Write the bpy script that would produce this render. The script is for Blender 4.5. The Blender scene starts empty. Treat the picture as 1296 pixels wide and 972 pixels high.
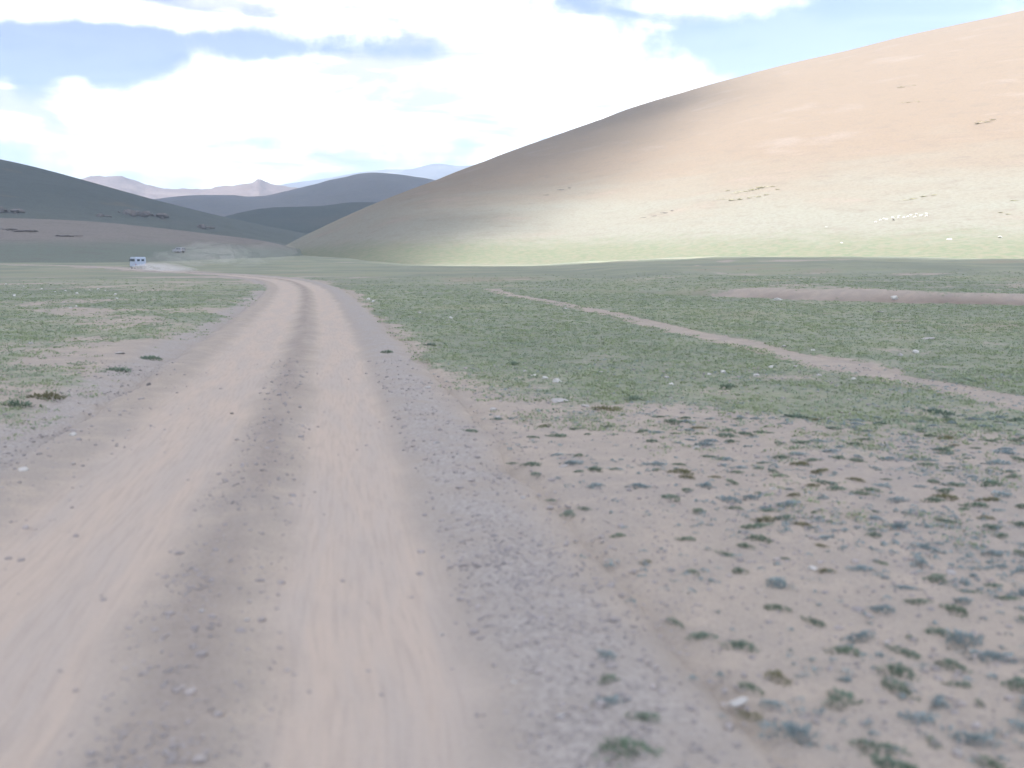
import bpy, math, random
import numpy as np
from mathutils import Vector, Matrix
R = math.radians
rng = np.random.default_rng(7)
random.seed(7)
S = bpy.context.scene
COL = S.collection

# ------------------------------------------------------------------ camera
CAM_Z, FPX, PITCH = 1.9, 1260.0, R(7.19)          # 1296 px wide photograph
cam = bpy.data.objects.new('camera', bpy.data.cameras.new('camera'))
COL.objects.link(cam)
cam.location = (0, 0, CAM_Z)
cam.rotation_euler = (R(90) - PITCH, 0, 0)
cam.data.sensor_width = 36.0
cam.data.lens = 36.0 * FPX / 1296.0
cam.data.clip_start, cam.data.clip_end = 0.1, 40000
cam.data.dof.use_dof = True
cam.data.dof.focus_distance = 140.0
cam.data.dof.aperture_fstop = 1.4
S.camera = cam

# ------------------------------------------------------------------ light, sky, exposure
S.view_settings.view_transform = 'Standard'
S.view_settings.look = 'None'
S.view_settings.gamma = 1.0
S.view_settings.exposure = 2.2
S.cycles.use_denoising = True
S.cycles.max_bounces = 6
S.cycles.diffuse_bounces = 3
S.cycles.volume_bounces = 1
S.cycles.transparent_max_bounces = 16
SUN_EL, SUN_AZ = R(47), R(222)                    # azimuth clockwise from +y: behind and to the left
SUN = Vector((math.sin(SUN_AZ) * math.cos(SUN_EL), math.cos(SUN_AZ) * math.cos(SUN_EL), math.sin(SUN_EL)))
sl = bpy.data.lights.new('sun', 'SUN')
sl.energy, sl.angle, sl.color = 2.6, R(0.53), (1.0, 0.965, 0.92)
so = bpy.data.objects.new('sun', sl)
COL.objects.link(so)
so.rotation_euler = SUN.to_track_quat('Z', 'Y').to_euler()


class NT:
    """small helper for node trees"""
    def __init__(s, tree):
        s.t = tree
        tree.nodes.clear()

    def n(s, kind, **kw):
        nd = s.t.nodes.new(kind)
        for k, v in kw.items():
            if k == 'inp':
                for kk, vv in v.items():
                    s.set(nd, kk, vv)
            else:
                setattr(nd, k, v)
        return nd

    def set(s, nd, key, v):
        sk = nd.inputs[key]
        if isinstance(v, bpy.types.NodeSocket):
            s.t.links.new(v, sk)
        else:
            sk.default_value = v

    def math(s, op, a, b=0.0, c=0.0, clamp=False):
        nd = s.t.nodes.new('ShaderNodeMath')
        nd.operation, nd.use_clamp = op, clamp
        for i, v in enumerate((a, b, c)):
            s.set(nd, i, v)
        return nd.outputs[0]

    def vmath(s, op, a, b=(0, 0, 0), out=0):
        nd = s.t.nodes.new('ShaderNodeVectorMath')
        nd.operation = op
        s.set(nd, 0, a)
        if b is not None:
            s.set(nd, 1, b)
        return nd.outputs['Value' if op in ('DOT_PRODUCT', 'LENGTH') else 'Vector']

    def ramp(s, v, a, b, lo=0.0, hi=1.0, smooth=True):
        nd = s.t.nodes.new('ShaderNodeMapRange')
        nd.interpolation_type = 'SMOOTHSTEP' if smooth else 'LINEAR'
        nd.clamp = True
        s.set(nd, 0, v)
        for i, x in ((1, a), (2, b), (3, lo), (4, hi)):
            s.set(nd, i, x)
        return nd.outputs[0]

    def mix(s, f, a, b, blend='MIX'):
        nd = s.t.nodes.new('ShaderNodeMix')
        nd.data_type, nd.blend_type = 'RGBA', blend
        s.set(nd, 0, f)
        s.set(nd, 6, a if isinstance(a, bpy.types.NodeSocket) else (*a[:3], 1))
        s.set(nd, 7, b if isinstance(b, bpy.types.NodeSocket) else (*b[:3], 1))
        return nd.outputs[2]

    def noise(s, vec, scale, detail=4, rough=0.55, dist=0.0):
        nd = s.n('ShaderNodeTexNoise', inp={'Scale': scale, 'Detail': detail, 'Roughness': rough, 'Distortion': dist})
        if vec is not None:
            s.set(nd, 'Vector', vec)
        return nd.outputs[0]


w = bpy.data.worlds.new('World')
S.world = w
w.use_nodes = True
T = NT(w.node_tree)
sky = T.n('ShaderNodeTexSky', sky_type='NISHITA', sun_disc=False, sun_elevation=SUN_EL, sun_rotation=SUN_AZ,
          altitude=1500, air_density=1.0, dust_density=0.5, ozone_density=2.5)
D = T.n('ShaderNodeTexCoord').outputs['Generated']
sep = T.n('ShaderNodeSeparateXYZ', inp={0: D})
zz = T.math('MAXIMUM', sep.outputs[2], 0.0)
den = T.math('ADD', zz, 0.11)
pl = T.n('ShaderNodeCombineXYZ', inp={0: T.math('DIVIDE', sep.outputs[0], den), 1: T.math('DIVIDE', sep.outputs[1], den), 2: T.math('MULTIPLY', zz, 2.0)})
big = T.noise(pl.outputs[0], 0.62, 3, 0.5)
fine = T.noise(D, 11.0, 9, 0.6, 0.1)
flat = T.n('ShaderNodeMapping', inp={'Vector': D, 'Scale': (1.0, 1.0, 5.0)})
streak = T.noise(flat.outputs[0], 3.6, 6, 0.5, 0.2)


def sky_dir(X, Y):
    u, v = (X - 648) / FPX, (486 - Y) / FPX
    d = Vector((u, math.cos(PITCH) + v * math.sin(PITCH), -math.sin(PITCH) + v * math.cos(PITCH)))
    return d.normalized()


def blob(X, Y, sx, sy):
    """soft elliptical region of the sky round a direction, sizes in radians"""
    d = sky_dir(X, Y)
    rt = Vector((d.y, -d.x, 0)).normalized()
    up = rt.cross(d)
    a = T.math('DIVIDE', T.vmath('DOT_PRODUCT', D, tuple(rt)), sx)
    b = T.math('DIVIDE', T.vmath('DOT_PRODUCT', D, tuple(up)), sy)
    r2 = T.math('ADD', T.math('MULTIPLY', a, a), T.math('MULTIPLY', b, b))
    front = T.math('GREATER_THAN', T.vmath('DOT_PRODUCT', D, tuple(d)), 0.0)
    return T.math('MULTIPLY', front, T.math('EXPONENT', T.math('MULTIPLY', r2, -1.0)))


cover = T.math('ADD', T.math('MULTIPLY', big, 0.9), T.math('MULTIPLY', T.math('SUBTRACT', fine, 0.5), 1.9))
cover = T.math('ADD', cover, T.math('MULTIPLY', T.math('SUBTRACT', streak, 0.5), 0.9))
cover = T.math('ADD', cover, T.ramp(zz, 0.0, 0.16, 0.42, 0.06))
for X, Y, sx, sy, wt in ((40, 75, .10, .030, -.42), (200, 66, .12, .022, -.36), (400, 60, .10, .016, -.36), (1010, 50, .10, .026, -.62), (1170, 14, .08, .02, -.42),
                         (560, 70, .05, .010, -.16), (330, 0, .14, .010, .34),
                         (268, 84, .050, .026, .62), (225, 120, .060, .018, .40), (92, 112, .014, .016, .46), (20, 150, .05, .012, .30), (2, 112, .012, .014, .4), (168, 78, .010, .012, .30),
                         (120, 18, .15, .010, .36), (250, 12, .15, .012, .30), (560, 22, .12, .02, .34), (430, 92, .08, .020, .46), (620, 92, .10, .014, .30), (720, 60, .12, .03, .36), (520, 116, .13, .034, .55), (45, 142, .06, .016, .22), (800, 130, .20, .03, .30)):
    cover = T.math('ADD', cover, T.math('MULTIPLY', blob(X, Y, sx, sy), wt))
alpha = T.ramp(cover, 0.30, 1.02)
thick = T.noise(flat.outputs[0], 6.0, 5, 0.55, 0.4)
cl = T.mix(T.ramp(thick, 0.43, 0.64), (10.6, 10.1, 8.8), (3.35, 3.4, 3.5))
alpha = T.math('ADD', T.math('MULTIPLY', alpha, .955), .045)
skyc = T.mix(alpha, T.mix(1.0, sky.outputs[0], (.70, .58, .66), 'MULTIPLY'), cl)
bg = T.n('ShaderNodeBackground', inp={0: skyc, 1: 0.09})
T.t.links.new(bg.outputs[0], T.n('ShaderNodeOutputWorld').inputs[0])


# ------------------------------------------------------------------ maths helpers
def at(X, Y, d):
    """the world point at forward distance d seen at photograph pixel X, Y"""
    u, v = (X - 648) / FPX, (486 - Y) / FPX
    ry, rz = math.cos(PITCH) + v * math.sin(PITCH), -math.sin(PITCH) + v * math.cos(PITCH)
    k = d / ry
    return np.array([u * k, d, CAM_Z + rz * k])


def flat_at(X, Y, z=0.0):
    u, v = (X - 648) / FPX, (486 - Y) / FPX
    ry, rz = math.cos(PITCH) + v * math.sin(PITCH), -math.sin(PITCH) + v * math.cos(PITCH)
    k = (z - CAM_Z) / rz
    return np.array([u * k, ry * k])


def sstep(a, b, x):
    t = np.clip((x - a) / (b - a), 0, 1)
    return t * t * (3 - 2 * t)


def _hash(ix, iy, seed):
    h = (ix.astype(np.int64) * 374761393 + iy.astype(np.int64) * 668265263 + seed * 1442695041) & 0x7fffffff
    h = ((h ^ (h >> 13)) * 1274126177) & 0x7fffffff
    h = (h ^ (h >> 16)) & 0xffff
    return h / 65535.0


def vnoise(x, y, seed=0):
    ix, iy = np.floor(x), np.floor(y)
    fx, fy = x - ix, y - iy
    fx, fy = fx * fx * (3 - 2 * fx), fy * fy * (3 - 2 * fy)
    a, b = _hash(ix, iy, seed), _hash(ix + 1, iy, seed)
    c, d = _hash(ix, iy + 1, seed), _hash(ix + 1, iy + 1, seed)
    return (a * (1 - fx) + b * fx) * (1 - fy) + (c * (1 - fx) + d * fx) * fy


def fbm(x, y, scale, octaves=4, seed=0, gain=0.5):
    x, y = np.asarray(x, float) / scale, np.asarray(y, float) / scale
    s, amp, tot = 0.0, 1.0, 0.0
    for k in range(octaves):
        s = s + amp * (vnoise(x, y, seed + k * 17) - 0.5)
        tot += amp
        x, y, amp = x * 2.03 + 5.3, y * 2.03 + 1.7, amp * gain
    return s / tot * 2


# ------------------------------------------------------------------ the lie of the land
RC = [(-0.75, -60.0), (-0.85, -8.0), (-1.1, 0.0)] + [tuple(flat_at(*p)) for p in
     ((200, 972), (268, 760), (328, 600), (362, 500), (384, 420), (389, 378), (381, 362), (356, 353.5), (303, 348.5), (240, 344.8), (190, 341.8))]
RC.append((RC[-1][0] - 32, RC[-1][1] + 40))
RC.append((RC[-1][0] - 80, RC[-1][1] + 40))


def spline(pts, n):
    p = np.array(pts, float)
    p = np.vstack([2 * p[0] - p[1], p, 2 * p[-1] - p[-2]])
    out = []
    for i in range(1, len(p) - 2):
        for t in np.linspace(0, 1, n, endpoint=False):
            a, b, c, d = p[i - 1], p[i], p[i + 1], p[i + 2]
            out.append(0.5 * (2 * b + (c - a) * t + (2 * a - 5 * b + 4 * c - d) * t * t + (3 * b - a - 3 * c + d) * t ** 3))
    out.append(p[-2])
    return np.array(out)


ROAD = spline(RC, 8)
PATH = spline([(-1.2, 62), (0.2, 52)] + [tuple(flat_at(*p)) for p in ((690, 381), (770, 396), (850, 414), (940, 433), (1030, 453), (1120, 472), (1210, 490), (1296, 507))] +
              [(7.6, 11.0), (9.5, 6), (12, -4)], 6)


def lateral(line, x, y):
    """signed distance to the right of a line, and length along it"""
    shp = np.shape(x)
    x, y = np.ravel(x), np.ravel(y)
    best = np.full(x.shape, 1e18)
    lat = np.zeros(x.shape)
    arc = np.zeros(x.shape)
    L = 0.0
    for a, b in zip(line[:-1], line[1:]):
        d = b - a
        ln = math.hypot(*d)
        t = np.clip(((x - a[0]) * d[0] + (y - a[1]) * d[1]) / ln ** 2, 0, 1)
        dx, dy = x - a[0] - t * d[0], y - a[1] - t * d[1]
        q = dx * dx + dy * dy
        m = q < best
        best[m] = q[m]
        sg = np.where(dx * d[1] - dy * d[0] >= 0, 1, -1)
        lat[m] = (np.sqrt(q) * sg)[m]
        arc[m] = L + t[m] * ln
        L += ln
    return lat.reshape(shp), arc.reshape(shp)


BX = np.array([-40, -5, 2.5, 8.5, 12.6, 16.5, 20.9, 30, 60, 200])
BY = np.array([75, 66, 61, 52, 46, 43, 40.5, 37, 30, 10])
BH = np.array([0, 0, .08, .18, .42, .50, .42, .3, .3, .3])


def land(x, y, lat=None):
    """height of the valley floor, before the road and path are cut into it"""
    x, y = np.asarray(x, float), np.asarray(y, float)
    d = np.hypot(x, y)
    z = fbm(x, y, 9.0, 4, 3) * (0.03 + 0.05 * sstep(6, 40, d)) + fbm(x, y, 1.3, 3, 5) * 0.025
    z = z + fbm(x, y, 60.0, 3, 9) * 0.25 * sstep(25, 120, d)
    if lat is None:
        lat = lateral(ROAD, x, y)[0]
    z = z * (0.35 + 0.65 * sstep(1.5, 5, np.abs(lat)))
    z = z + 0.13 * sstep(2.4, 3.6, -lat + 0.5 * fbm(x, y, 3, 3, 21)) * sstep(60, 30, y)
    t = y - np.interp(x, BX, BY) + fbm(x, y, 11, 2, 31) * 2.2
    z = z + np.interp(x, BX, BH) * sstep(0, 1.5, t)
    z = z + np.clip(t, 0, 165) * 0.0112 * sstep(4, 48, x)
    z = z + fbm(x, y, 30, 4, 131) * .9 * sstep(10, 60, t) * sstep(2, 22, x)
    z = z + np.clip(y - 170, 0, 600) * 0.012 * sstep(-10, -60, x)
    return z


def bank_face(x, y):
    """the raw earth of the little cut bank, with its undercut shade painted in dark"""
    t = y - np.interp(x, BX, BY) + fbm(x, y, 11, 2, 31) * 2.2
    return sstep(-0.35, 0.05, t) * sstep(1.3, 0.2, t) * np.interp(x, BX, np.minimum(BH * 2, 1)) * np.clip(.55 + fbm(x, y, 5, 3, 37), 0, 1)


def grass_cover(x, y, lat, plat):
    """0 bare gravel to 1 close turf"""
    d = np.hypot(x, y)
    n1 = fbm(x, y, 7.0, 4, 41)
    n2 = fbm(x, y, 1.6, 3, 47)
    right = sstep(7.5, 16.0, d + n1 * 4.5) * 0.56 + 0.10
    right = right + 0.40 * sstep(19, 30, d) * sstep(9, 3, x)
    right = right * sstep(1.7, 3.4, lat + 0.7 * n1 + np.clip(16 - d, 0, 12) * -0.12)
    left = sstep(8.5, 12.5, d + n1 * 2.5) * 0.66 * sstep(2.2, 3.2, -lat + 0.8 * n1) + 0.0
    left = left + 0.2 * sstep(36, 70, d)
    c = np.where(lat > 0, right, left)
    n3 = fbm(x * .55, y, 26.0, 4, 53)
    c = c + (n1 * 0.58 + n2 * 0.55 + n3 * .8 * sstep(30, 70, d)) * sstep(0.05, 0.4, c)
    c = np.where(lat > 0, c + .30 * sstep(7.0, 14.5, d + n1 * 3) * sstep(2.6, 4.4, x), c)
    c = c * sstep(1.7, 2.6, np.abs(lat))
    c = c * sstep(0.12, 0.66, np.abs(plat) + 0.34 * n2 + 0.22 * n1)
    t = y - np.interp(x, BX, BY) + fbm(x, y, 11, 2, 31) * 2.2
    face = sstep(-0.3, 0.2, t) * sstep(2.6, 0.3, t + 1.8 * n1) * np.interp(x, BX, np.minimum(BH * 2, 1))
    return np.clip(c * (1 - 0.9 * face), 0, 1)


# ------------------------------------------------------------------ object helpers
def mesh_from(name, V, F, mat=None, smooth=True, attrs=None, parent=None, loop_total=None):
    me = bpy.data.meshes.new(name)
    V = np.asarray(V, np.float32)
    F = np.asarray(F, np.int32)
    k = F.shape[1]
    me.vertices.add(len(V))
    me.vertices.foreach_set('co', V.ravel())
    me.loops.add(F.size)
    me.loops.foreach_set('vertex_index', F.ravel())
    me.polygons.add(len(F))
    me.polygons.foreach_set('loop_start', np.arange(0, F.size, k, dtype=np.int32))
    me.polygons.foreach_set('use_smooth', np.full(len(F), smooth, bool))
    me.update(calc_edges=True)
    me.validate()
    for an, av in (attrs or {}).items():
        a = me.attributes.new(an, 'FLOAT', 'POINT')
        a.data.foreach_set('value', np.asarray(av, np.float32).ravel())
    if mat:
        me.materials.append(mat)
    ob = bpy.data.objects.new(name, me)
    COL.objects.link(ob)
    if parent:
        ob.parent = parent
    return ob


def grid_faces(nu, nv):
    i, j = np.meshgrid(np.arange(nu - 1), np.arange(nv - 1), indexing='ij')
    a = i * nv + j
    return np.stack([a, a + nv, a + nv + 1, a + 1], -1).reshape(-1, 4)


def tag(o, label=None, cat=None, group=None, kind=None):
    for k, v in (('label', label), ('category', cat), ('group', group), ('kind', kind)):
        if v:
            o[k] = v
    return o


def empty(name, loc, rz=0.0):
    o = bpy.data.objects.new(name, None)
    COL.objects.link(o)
    o.location, o.rotation_euler = loc, (0, 0, rz)
    return o


def mat_new(name):
    m = bpy.data.materials.new(name)
    m.use_nodes = True
    return m, NT(m.node_tree)


def finish(N, color, rough=0.95, bump=None, strength=0.3, dist=0.02, spec=0.2, metallic=0.0):
    b = N.n('ShaderNodeBsdfPrincipled', inp={'Base Color': color if isinstance(color, bpy.types.NodeSocket) else (*color[:3], 1),
                                            'Roughness': rough, 'Specular IOR Level': spec, 'Metallic': metallic})
    if bump is not None:
        bn = N.n('ShaderNodeBump', inp={'Strength': strength, 'Distance': dist, 'Height': bump})
        N.set(b, 'Normal', bn.outputs[0])
    N.t.links.new(b.outputs[0], N.n('ShaderNodeOutputMaterial').inputs[0])
    return b


def simple(name, c, rough=0.6, var=0.12, scale=20, metallic=0.0, spec=0.4):
    m, N = mat_new(name)
    p = N.n('ShaderNodeTexCoord').outputs['Object']
    n = N.noise(p, scale, 4)
    finish(N, N.mix(n, tuple(v * (1 - var) for v in c), tuple(v * (1 + var) for v in c)), rough, n, 0.1, 0.01, spec, metallic)
    return m


# ------------------------------------------------------------------ materials of the land
def soil_material():
    m, N = mat_new('steppe soil and turf')
    P = N.n('ShaderNodeNewGeometry').outputs['Position']
    lat = N.n('ShaderNodeAttribute', attribute_name='lat').outputs['Fac']
    arc = N.n('ShaderNodeAttribute', attribute_name='arc').outputs['Fac']
    gr = N.n('ShaderNodeAttribute', attribute_name='grass').outputs['Fac']
    n_big = N.noise(P, 0.35, 4)
    n_mid = N.noise(P, 2.2, 5, 0.6)
    n_fine = N.noise(P, 26.0, 5, 0.65)
    grit = N.noise(P, 95.0, 3, 0.6)
    soil = N.mix(N.ramp(n_big, .35, .65), (.368, .318, .270), (.345, .306, .272))
    soil = N.mix(N.ramp(n_mid, .40, .70), soil, (.42, .358, .300))
    soil = N.mix(N.ramp(n_fine, .52, .66, 0, .55), soil, (.255, .225, .215))
    soil = N.mix(N.ramp(grit, .56, .70, 0, .6), soil, (.20, .185, .185))
    soil = N.mix(N.ramp(grit, .44, .33, 0, .5), soil, (.52, .46, .43))
    # wheel tracks: streaks that run along the road
    sv = N.n('ShaderNodeCombineXYZ', inp={0: N.math('MULTIPLY', lat, 3.2), 1: N.math('MULTIPLY', arc, 0.35), 2: 0.0}).outputs[0]
    st = N.noise(sv, 1.0, 5, 0.6, 0.3)
    sv2 = N.n('ShaderNodeCombineXYZ', inp={0: N.math('MULTIPLY', lat, 26.0), 1: N.math('MULTIPLY', arc, 1.6), 2: 3.0}).outputs[0]
    st2 = N.noise(sv2, 1.0, 4, 0.6)
    wob = N.math('MULTIPLY', N.math('SUBTRACT', N.noise(P, 0.5, 3), .5), 0.5)
    l2 = N.math('ADD', lat, wob)
    rut_r = N.ramp(N.math('ABSOLUTE', N.math('SUBTRACT', l2, 0.80)), .62, .28)
    rut_l = N.ramp(N.math('ABSOLUTE', N.math('ADD', l2, 0.98)), .85, .38)
    rut = N.math('MAXIMUM', rut_r, rut_l)
    rutc = N.mix(N.ramp(st, .35, .65), (.495, .410, .345), (.45, .39, .345))
    rutc = N.mix(N.ramp(st2, .40, .72, 0, .45), rutc, (.36, .305, .268))
    rutc = N.mix(N.ramp(grit, .58, .70, 0, .30), rutc, (.27, .24, .23))
    road_fac = N.math('MULTIPLY', rut, N.ramp(n_mid, .18, .40, .72, .95))
    c = N.mix(road_fac, soil, rutc)
    # the raised strip of loose dark gravel between the wheels and the grey gravel thrown to the sides
    hump = N.math('MULTIPLY', N.ramp(N.math('ABSOLUTE', N.math('ADD', l2, 0.03)), .29, .02), N.ramp(st, .30, .62, .25, 1.0))
    hc = N.mix(N.ramp(n_fine, .38, .62), (.20, .175, .165), (.32, .275, .25))
    c = N.mix(N.math('MULTIPLY', hump, .56), c, hc)
    side = N.math('MAXIMUM', N.ramp(N.math('ABSOLUTE', N.math('SUBTRACT', l2, 1.75)), .62, .12),
                  N.ramp(N.math('ABSOLUTE', N.math('ADD', l2, 2.65)), .62, .15))
    side = N.math('MULTIPLY', side, N.ramp(n_mid, .30, .6, .2, .8))
    gc = N.mix(N.ramp(n_fine, .40, .60), (.27, .255, .25), (.41, .38, .36))
    c = N.mix(side, c, gc)
    # turf
    gf = N.noise(P, 5.0, 6, 0.68)
    gf2 = N.noise(P, 0.22, 4, 0.5)
    grm = N.ramp(N.math('ADD', gr, N.math('MULTIPLY', N.math('SUBTRACT', gf, .5), 1.15)), .34, .62)
    turf = N.mix(N.ramp(gf2, .38, .62), (.195, .246, .152), (.20, .245, .20))
    turf = N.mix(N.ramp(n_fine, .35, .65), turf, (.31, .315, .22))
    turf = N.mix(N.ramp(n_mid, .52, .75, 0, .5), turf, (.27, .285, .25))
    far = N.noise(N.n('ShaderNodeMapping', inp={'Vector': P, 'Scale': (.06, .06, .06)}).outputs[0], 1.0, 6, .62, .5)
    turf = N.mix(N.ramp(far, .40, .62, 0, .75), turf, (.175, .205, .165))
    turf = N.mix(N.ramp(far, .46, .34, 0, .7), turf, (.27, .245, .19))
    c = N.mix(N.math('MULTIPLY', grm, .86), c, turf)
    c = N.mix(N.n('ShaderNodeAttribute', attribute_name='bank').outputs['Fac'], c, N.mix(n_fine, (.12, .092, .078), (.20, .16, .135)))  # brown bank earth, coloured darker to paint in the shade of the undercut
    h = N.math('ADD', N.math('MULTIPLY', n_fine, .7), N.math('MULTIPLY', grit, .4))
    h = N.math('ADD', h, N.math('MULTIPLY', n_mid, 1.2))
    h = N.math('ADD', h, N.math('MULTIPLY', N.math('MULTIPLY', st2, rut), .5))
    finish(N, c, 0.97, h, 0.42, 0.03, 0.12)
    return m


def hill_material(name, low, high, zlo, zhi, dark, patch, scale=1.0, patch_lo=.56, extra=None):
    m, N = mat_new(name)
    P = N.n('ShaderNodeNewGeometry').outputs['Position']
    z = N.n('ShaderNodeSeparateXYZ', inp={0: P}).outputs[2]
    sq = N.n('ShaderNodeMapping', inp={'Vector': P, 'Scale': (0.02 * scale, 0.02 * scale, 0.10 * scale)}).outputs[0]
    nb = N.noise(sq, 1.0, 6, .6, .4)
    nm = N.noise(sq, 4.5, 6, .65, .2)
    nf = N.noise(P, 0.9 * scale, 5, .65)
    zz_ = N.math('ADD', z, N.math('MULTIPLY', N.math('SUBTRACT', nb, .5), (zhi - zlo) * 1.1))
    c = N.mix(N.ramp(zz_, zlo, zhi), low, high)
    c = N.mix(N.ramp(nm, .5, .72, 0, .5), c, dark)
    c = N.mix(N.ramp(nb, patch_lo, patch_lo + .16, 0, .6), c, patch)
    c = N.mix(N.ramp(nf, .42, .66, 0, .55), c, dark)
    c = N.mix(N.ramp(N.noise(P, 3.5 * scale, 4, .7), .55, .7, 0, .45), c, tuple(v * .6 for v in dark))
    if extra:
        c = extra(N, P, c)
    finish(N, c, 0.97, N.math('ADD', nm, N.math('MULTIPLY', nf, .3)), .35, 1.2 / scale, 0.08)
    return m


SOIL = soil_material()

# ------------------------------------------------------------------ ground sheet
def axis(lo, hi, step0, growth, fine):
    out, v, s = [0.0], 0.0, step0
    while v < hi:
        s = step0 if v < fine else s * growth
        v += s
        out.append(v)
    neg, v, s = [], 0.0, step0
    while v > lo:
        s = step0 if v > -fine * .6 else s * growth
        v -= s
        neg.append(v)
    return np.array(neg[::-1] + out)


gx = axis(-9500, 9500, 0.16, 1.045, 9.0)
gy = axis(-9500, 9500, 0.22, 1.035, 14.0)
gy = np.unique(np.round(np.concatenate([gy, np.arange(14, 34, 0.6), np.arange(34, 62, .22)]), 3))
GX, GY = np.meshgrid(gx, gy, indexing='ij')
lat, arc = lateral(ROAD, GX, GY)
plat, parc = lateral(PATH, GX, GY)
GZ = land(GX, GY, lat)
cov = grass_cover(GX, GY, lat, plat)
GZ = GZ - 0.28 * sstep(2.45, 1.9, np.abs(lat)) - 0.10 * sstep(.60, .36, np.abs(plat))
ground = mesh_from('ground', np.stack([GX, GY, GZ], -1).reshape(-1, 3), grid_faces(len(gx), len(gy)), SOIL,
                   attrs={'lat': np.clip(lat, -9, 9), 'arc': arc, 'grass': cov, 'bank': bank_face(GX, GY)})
tag(ground, 'stony steppe valley floor of bare soil and patchy short turf', kind='structure')


def strip(name, line, lats, step, zfun, near_step=0.12, near=14):
    """a road ribbon that follows the line, resampled finely near the camera"""
    seg = np.hypot(*np.diff(line, axis=0).T)
    cum = np.concatenate([[0], np.cumsum(seg)])
    s, out = 0.0, []
    while s < cum[-1]:
        p = np.array([np.interp(s, cum, line[:, 0]), np.interp(s, cum, line[:, 1])])
        out.append(s)
        dd = math.hypot(*p)
        s += near_step if dd < near else min(step, near_step * dd / near)
    s = np.array(out)
    px, py = np.interp(s, cum, line[:, 0]), np.interp(s, cum, line[:, 1])
    tx, ty = np.gradient(px, s), np.gradient(py, s)
    k = np.ones(9) / 9
    tx = np.convolve(np.pad(tx, 4, mode='edge'), k, 'valid')
    ty = np.convolve(np.pad(ty, 4, mode='edge'), k, 'valid')
    ln = np.hypot(tx, ty)
    nx, ny = ty / ln, -tx / ln
    L = np.asarray(lats)
    X = px[:, None] + nx[:, None] * L
    Y = py[:, None] + ny[:, None] * L
    A = np.repeat(s[:, None], len(L), 1)
    LL = np.repeat(L[None], len(s), 0)
    return X, Y, LL, A, zfun(X, Y, LL, A)


def road_z(x, y, l, a):
    wob = 0.16 * fbm(a, a * 0 + 3.3, 6.0, 3, 71)
    l2 = l + wob
    z = land(x, y, l)
    prof = 0.055 * np.exp(-((l2 + 0.03) / 0.27) ** 2) - 0.055 * np.exp(-((l2 - 0.85) / 0.42) ** 2) - 0.055 * np.exp(-((l2 + 0.98) / 0.5) ** 2)
    prof = prof + 0.06 * np.exp(-((l2 - 1.75) / 0.32) ** 2) + 0.045 * np.exp(-((l2 + 2.05) / 0.3) ** 2)
    rough = fbm(x, y, 0.5, 4, 77) * (0.010 + 0.020 * np.exp(-((l2 + .03) / .3) ** 2)) + fbm(l * 3, a * 0.25, 1.0, 3, 79) * 0.014
    edge = sstep(2.1, 2.75, np.abs(l) + 0.25 * fbm(x, y, 1.5, 3, 81))
    return z + prof + rough - 0.16 * edge


X, Y, LL, A, Z = strip('road', ROAD, np.linspace(-2.9, 2.9, 75), 0.9, road_z)
r_plat, _ = lateral(PATH, X, Y)
road = mesh_from('road', np.stack([X, Y, Z], -1).reshape(-1, 3), grid_faces(*X.shape), SOIL,
                 attrs={'lat': LL, 'arc': A, 'grass': grass_cover(X, Y, LL, r_plat)})
tag(road, 'two rutted dirt track with a dark gravel strip between the wheel ruts', kind='structure')


def path_z(x, y, l, a):
    z = land(x, y)
    return z - 0.035 + 0.03 * (np.abs(l) / .6) ** 2 + fbm(x, y, 0.6, 3, 91) * 0.02 - 0.12 * sstep(.42, .74, np.abs(l) + .20 * fbm(x, y, 1.1, 3, 93))


X, Y, LL, A, Z = strip('path', PATH, np.linspace(-.8, .8, 19), 0.5, path_z, 0.2, 12)
p_lat, p_arc = lateral(ROAD, X, Y)
path = mesh_from('path', np.stack([X, Y, Z], -1).reshape(-1, 3), grid_faces(*X.shape), SOIL,
                 attrs={'lat': np.clip(p_lat, -9, 9), 'arc': p_arc, 'grass': np.clip(.05 + .34 * (np.abs(LL) / .6) ** 2 + .5 * fbm(X, Y, 1.4, 3, 97), 0, 1)})
tag(path, 'narrow bare earth side track crossing the turf on the right', kind='structure')


def height(x, y):
    """surface height where things stand"""
    x, y = np.atleast_1d(np.asarray(x, float)), np.atleast_1d(np.asarray(y, float))
    l, a = lateral(ROAD, x, y)
    z = land(x, y, l)
    zr = road_z(x, y, l, a)
    return np.where(np.abs(l) < 2.25, zr, z)


# ------------------------------------------------------------------ hills and mountains
def interp_rows(keys, n):
    """keys: list of (point front, point crest, point back) triples, resampled smoothly"""
    K = np.array(keys, float).reshape(len(keys), -1)
    return spline(K, n).reshape(-1, 3, 3)


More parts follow.
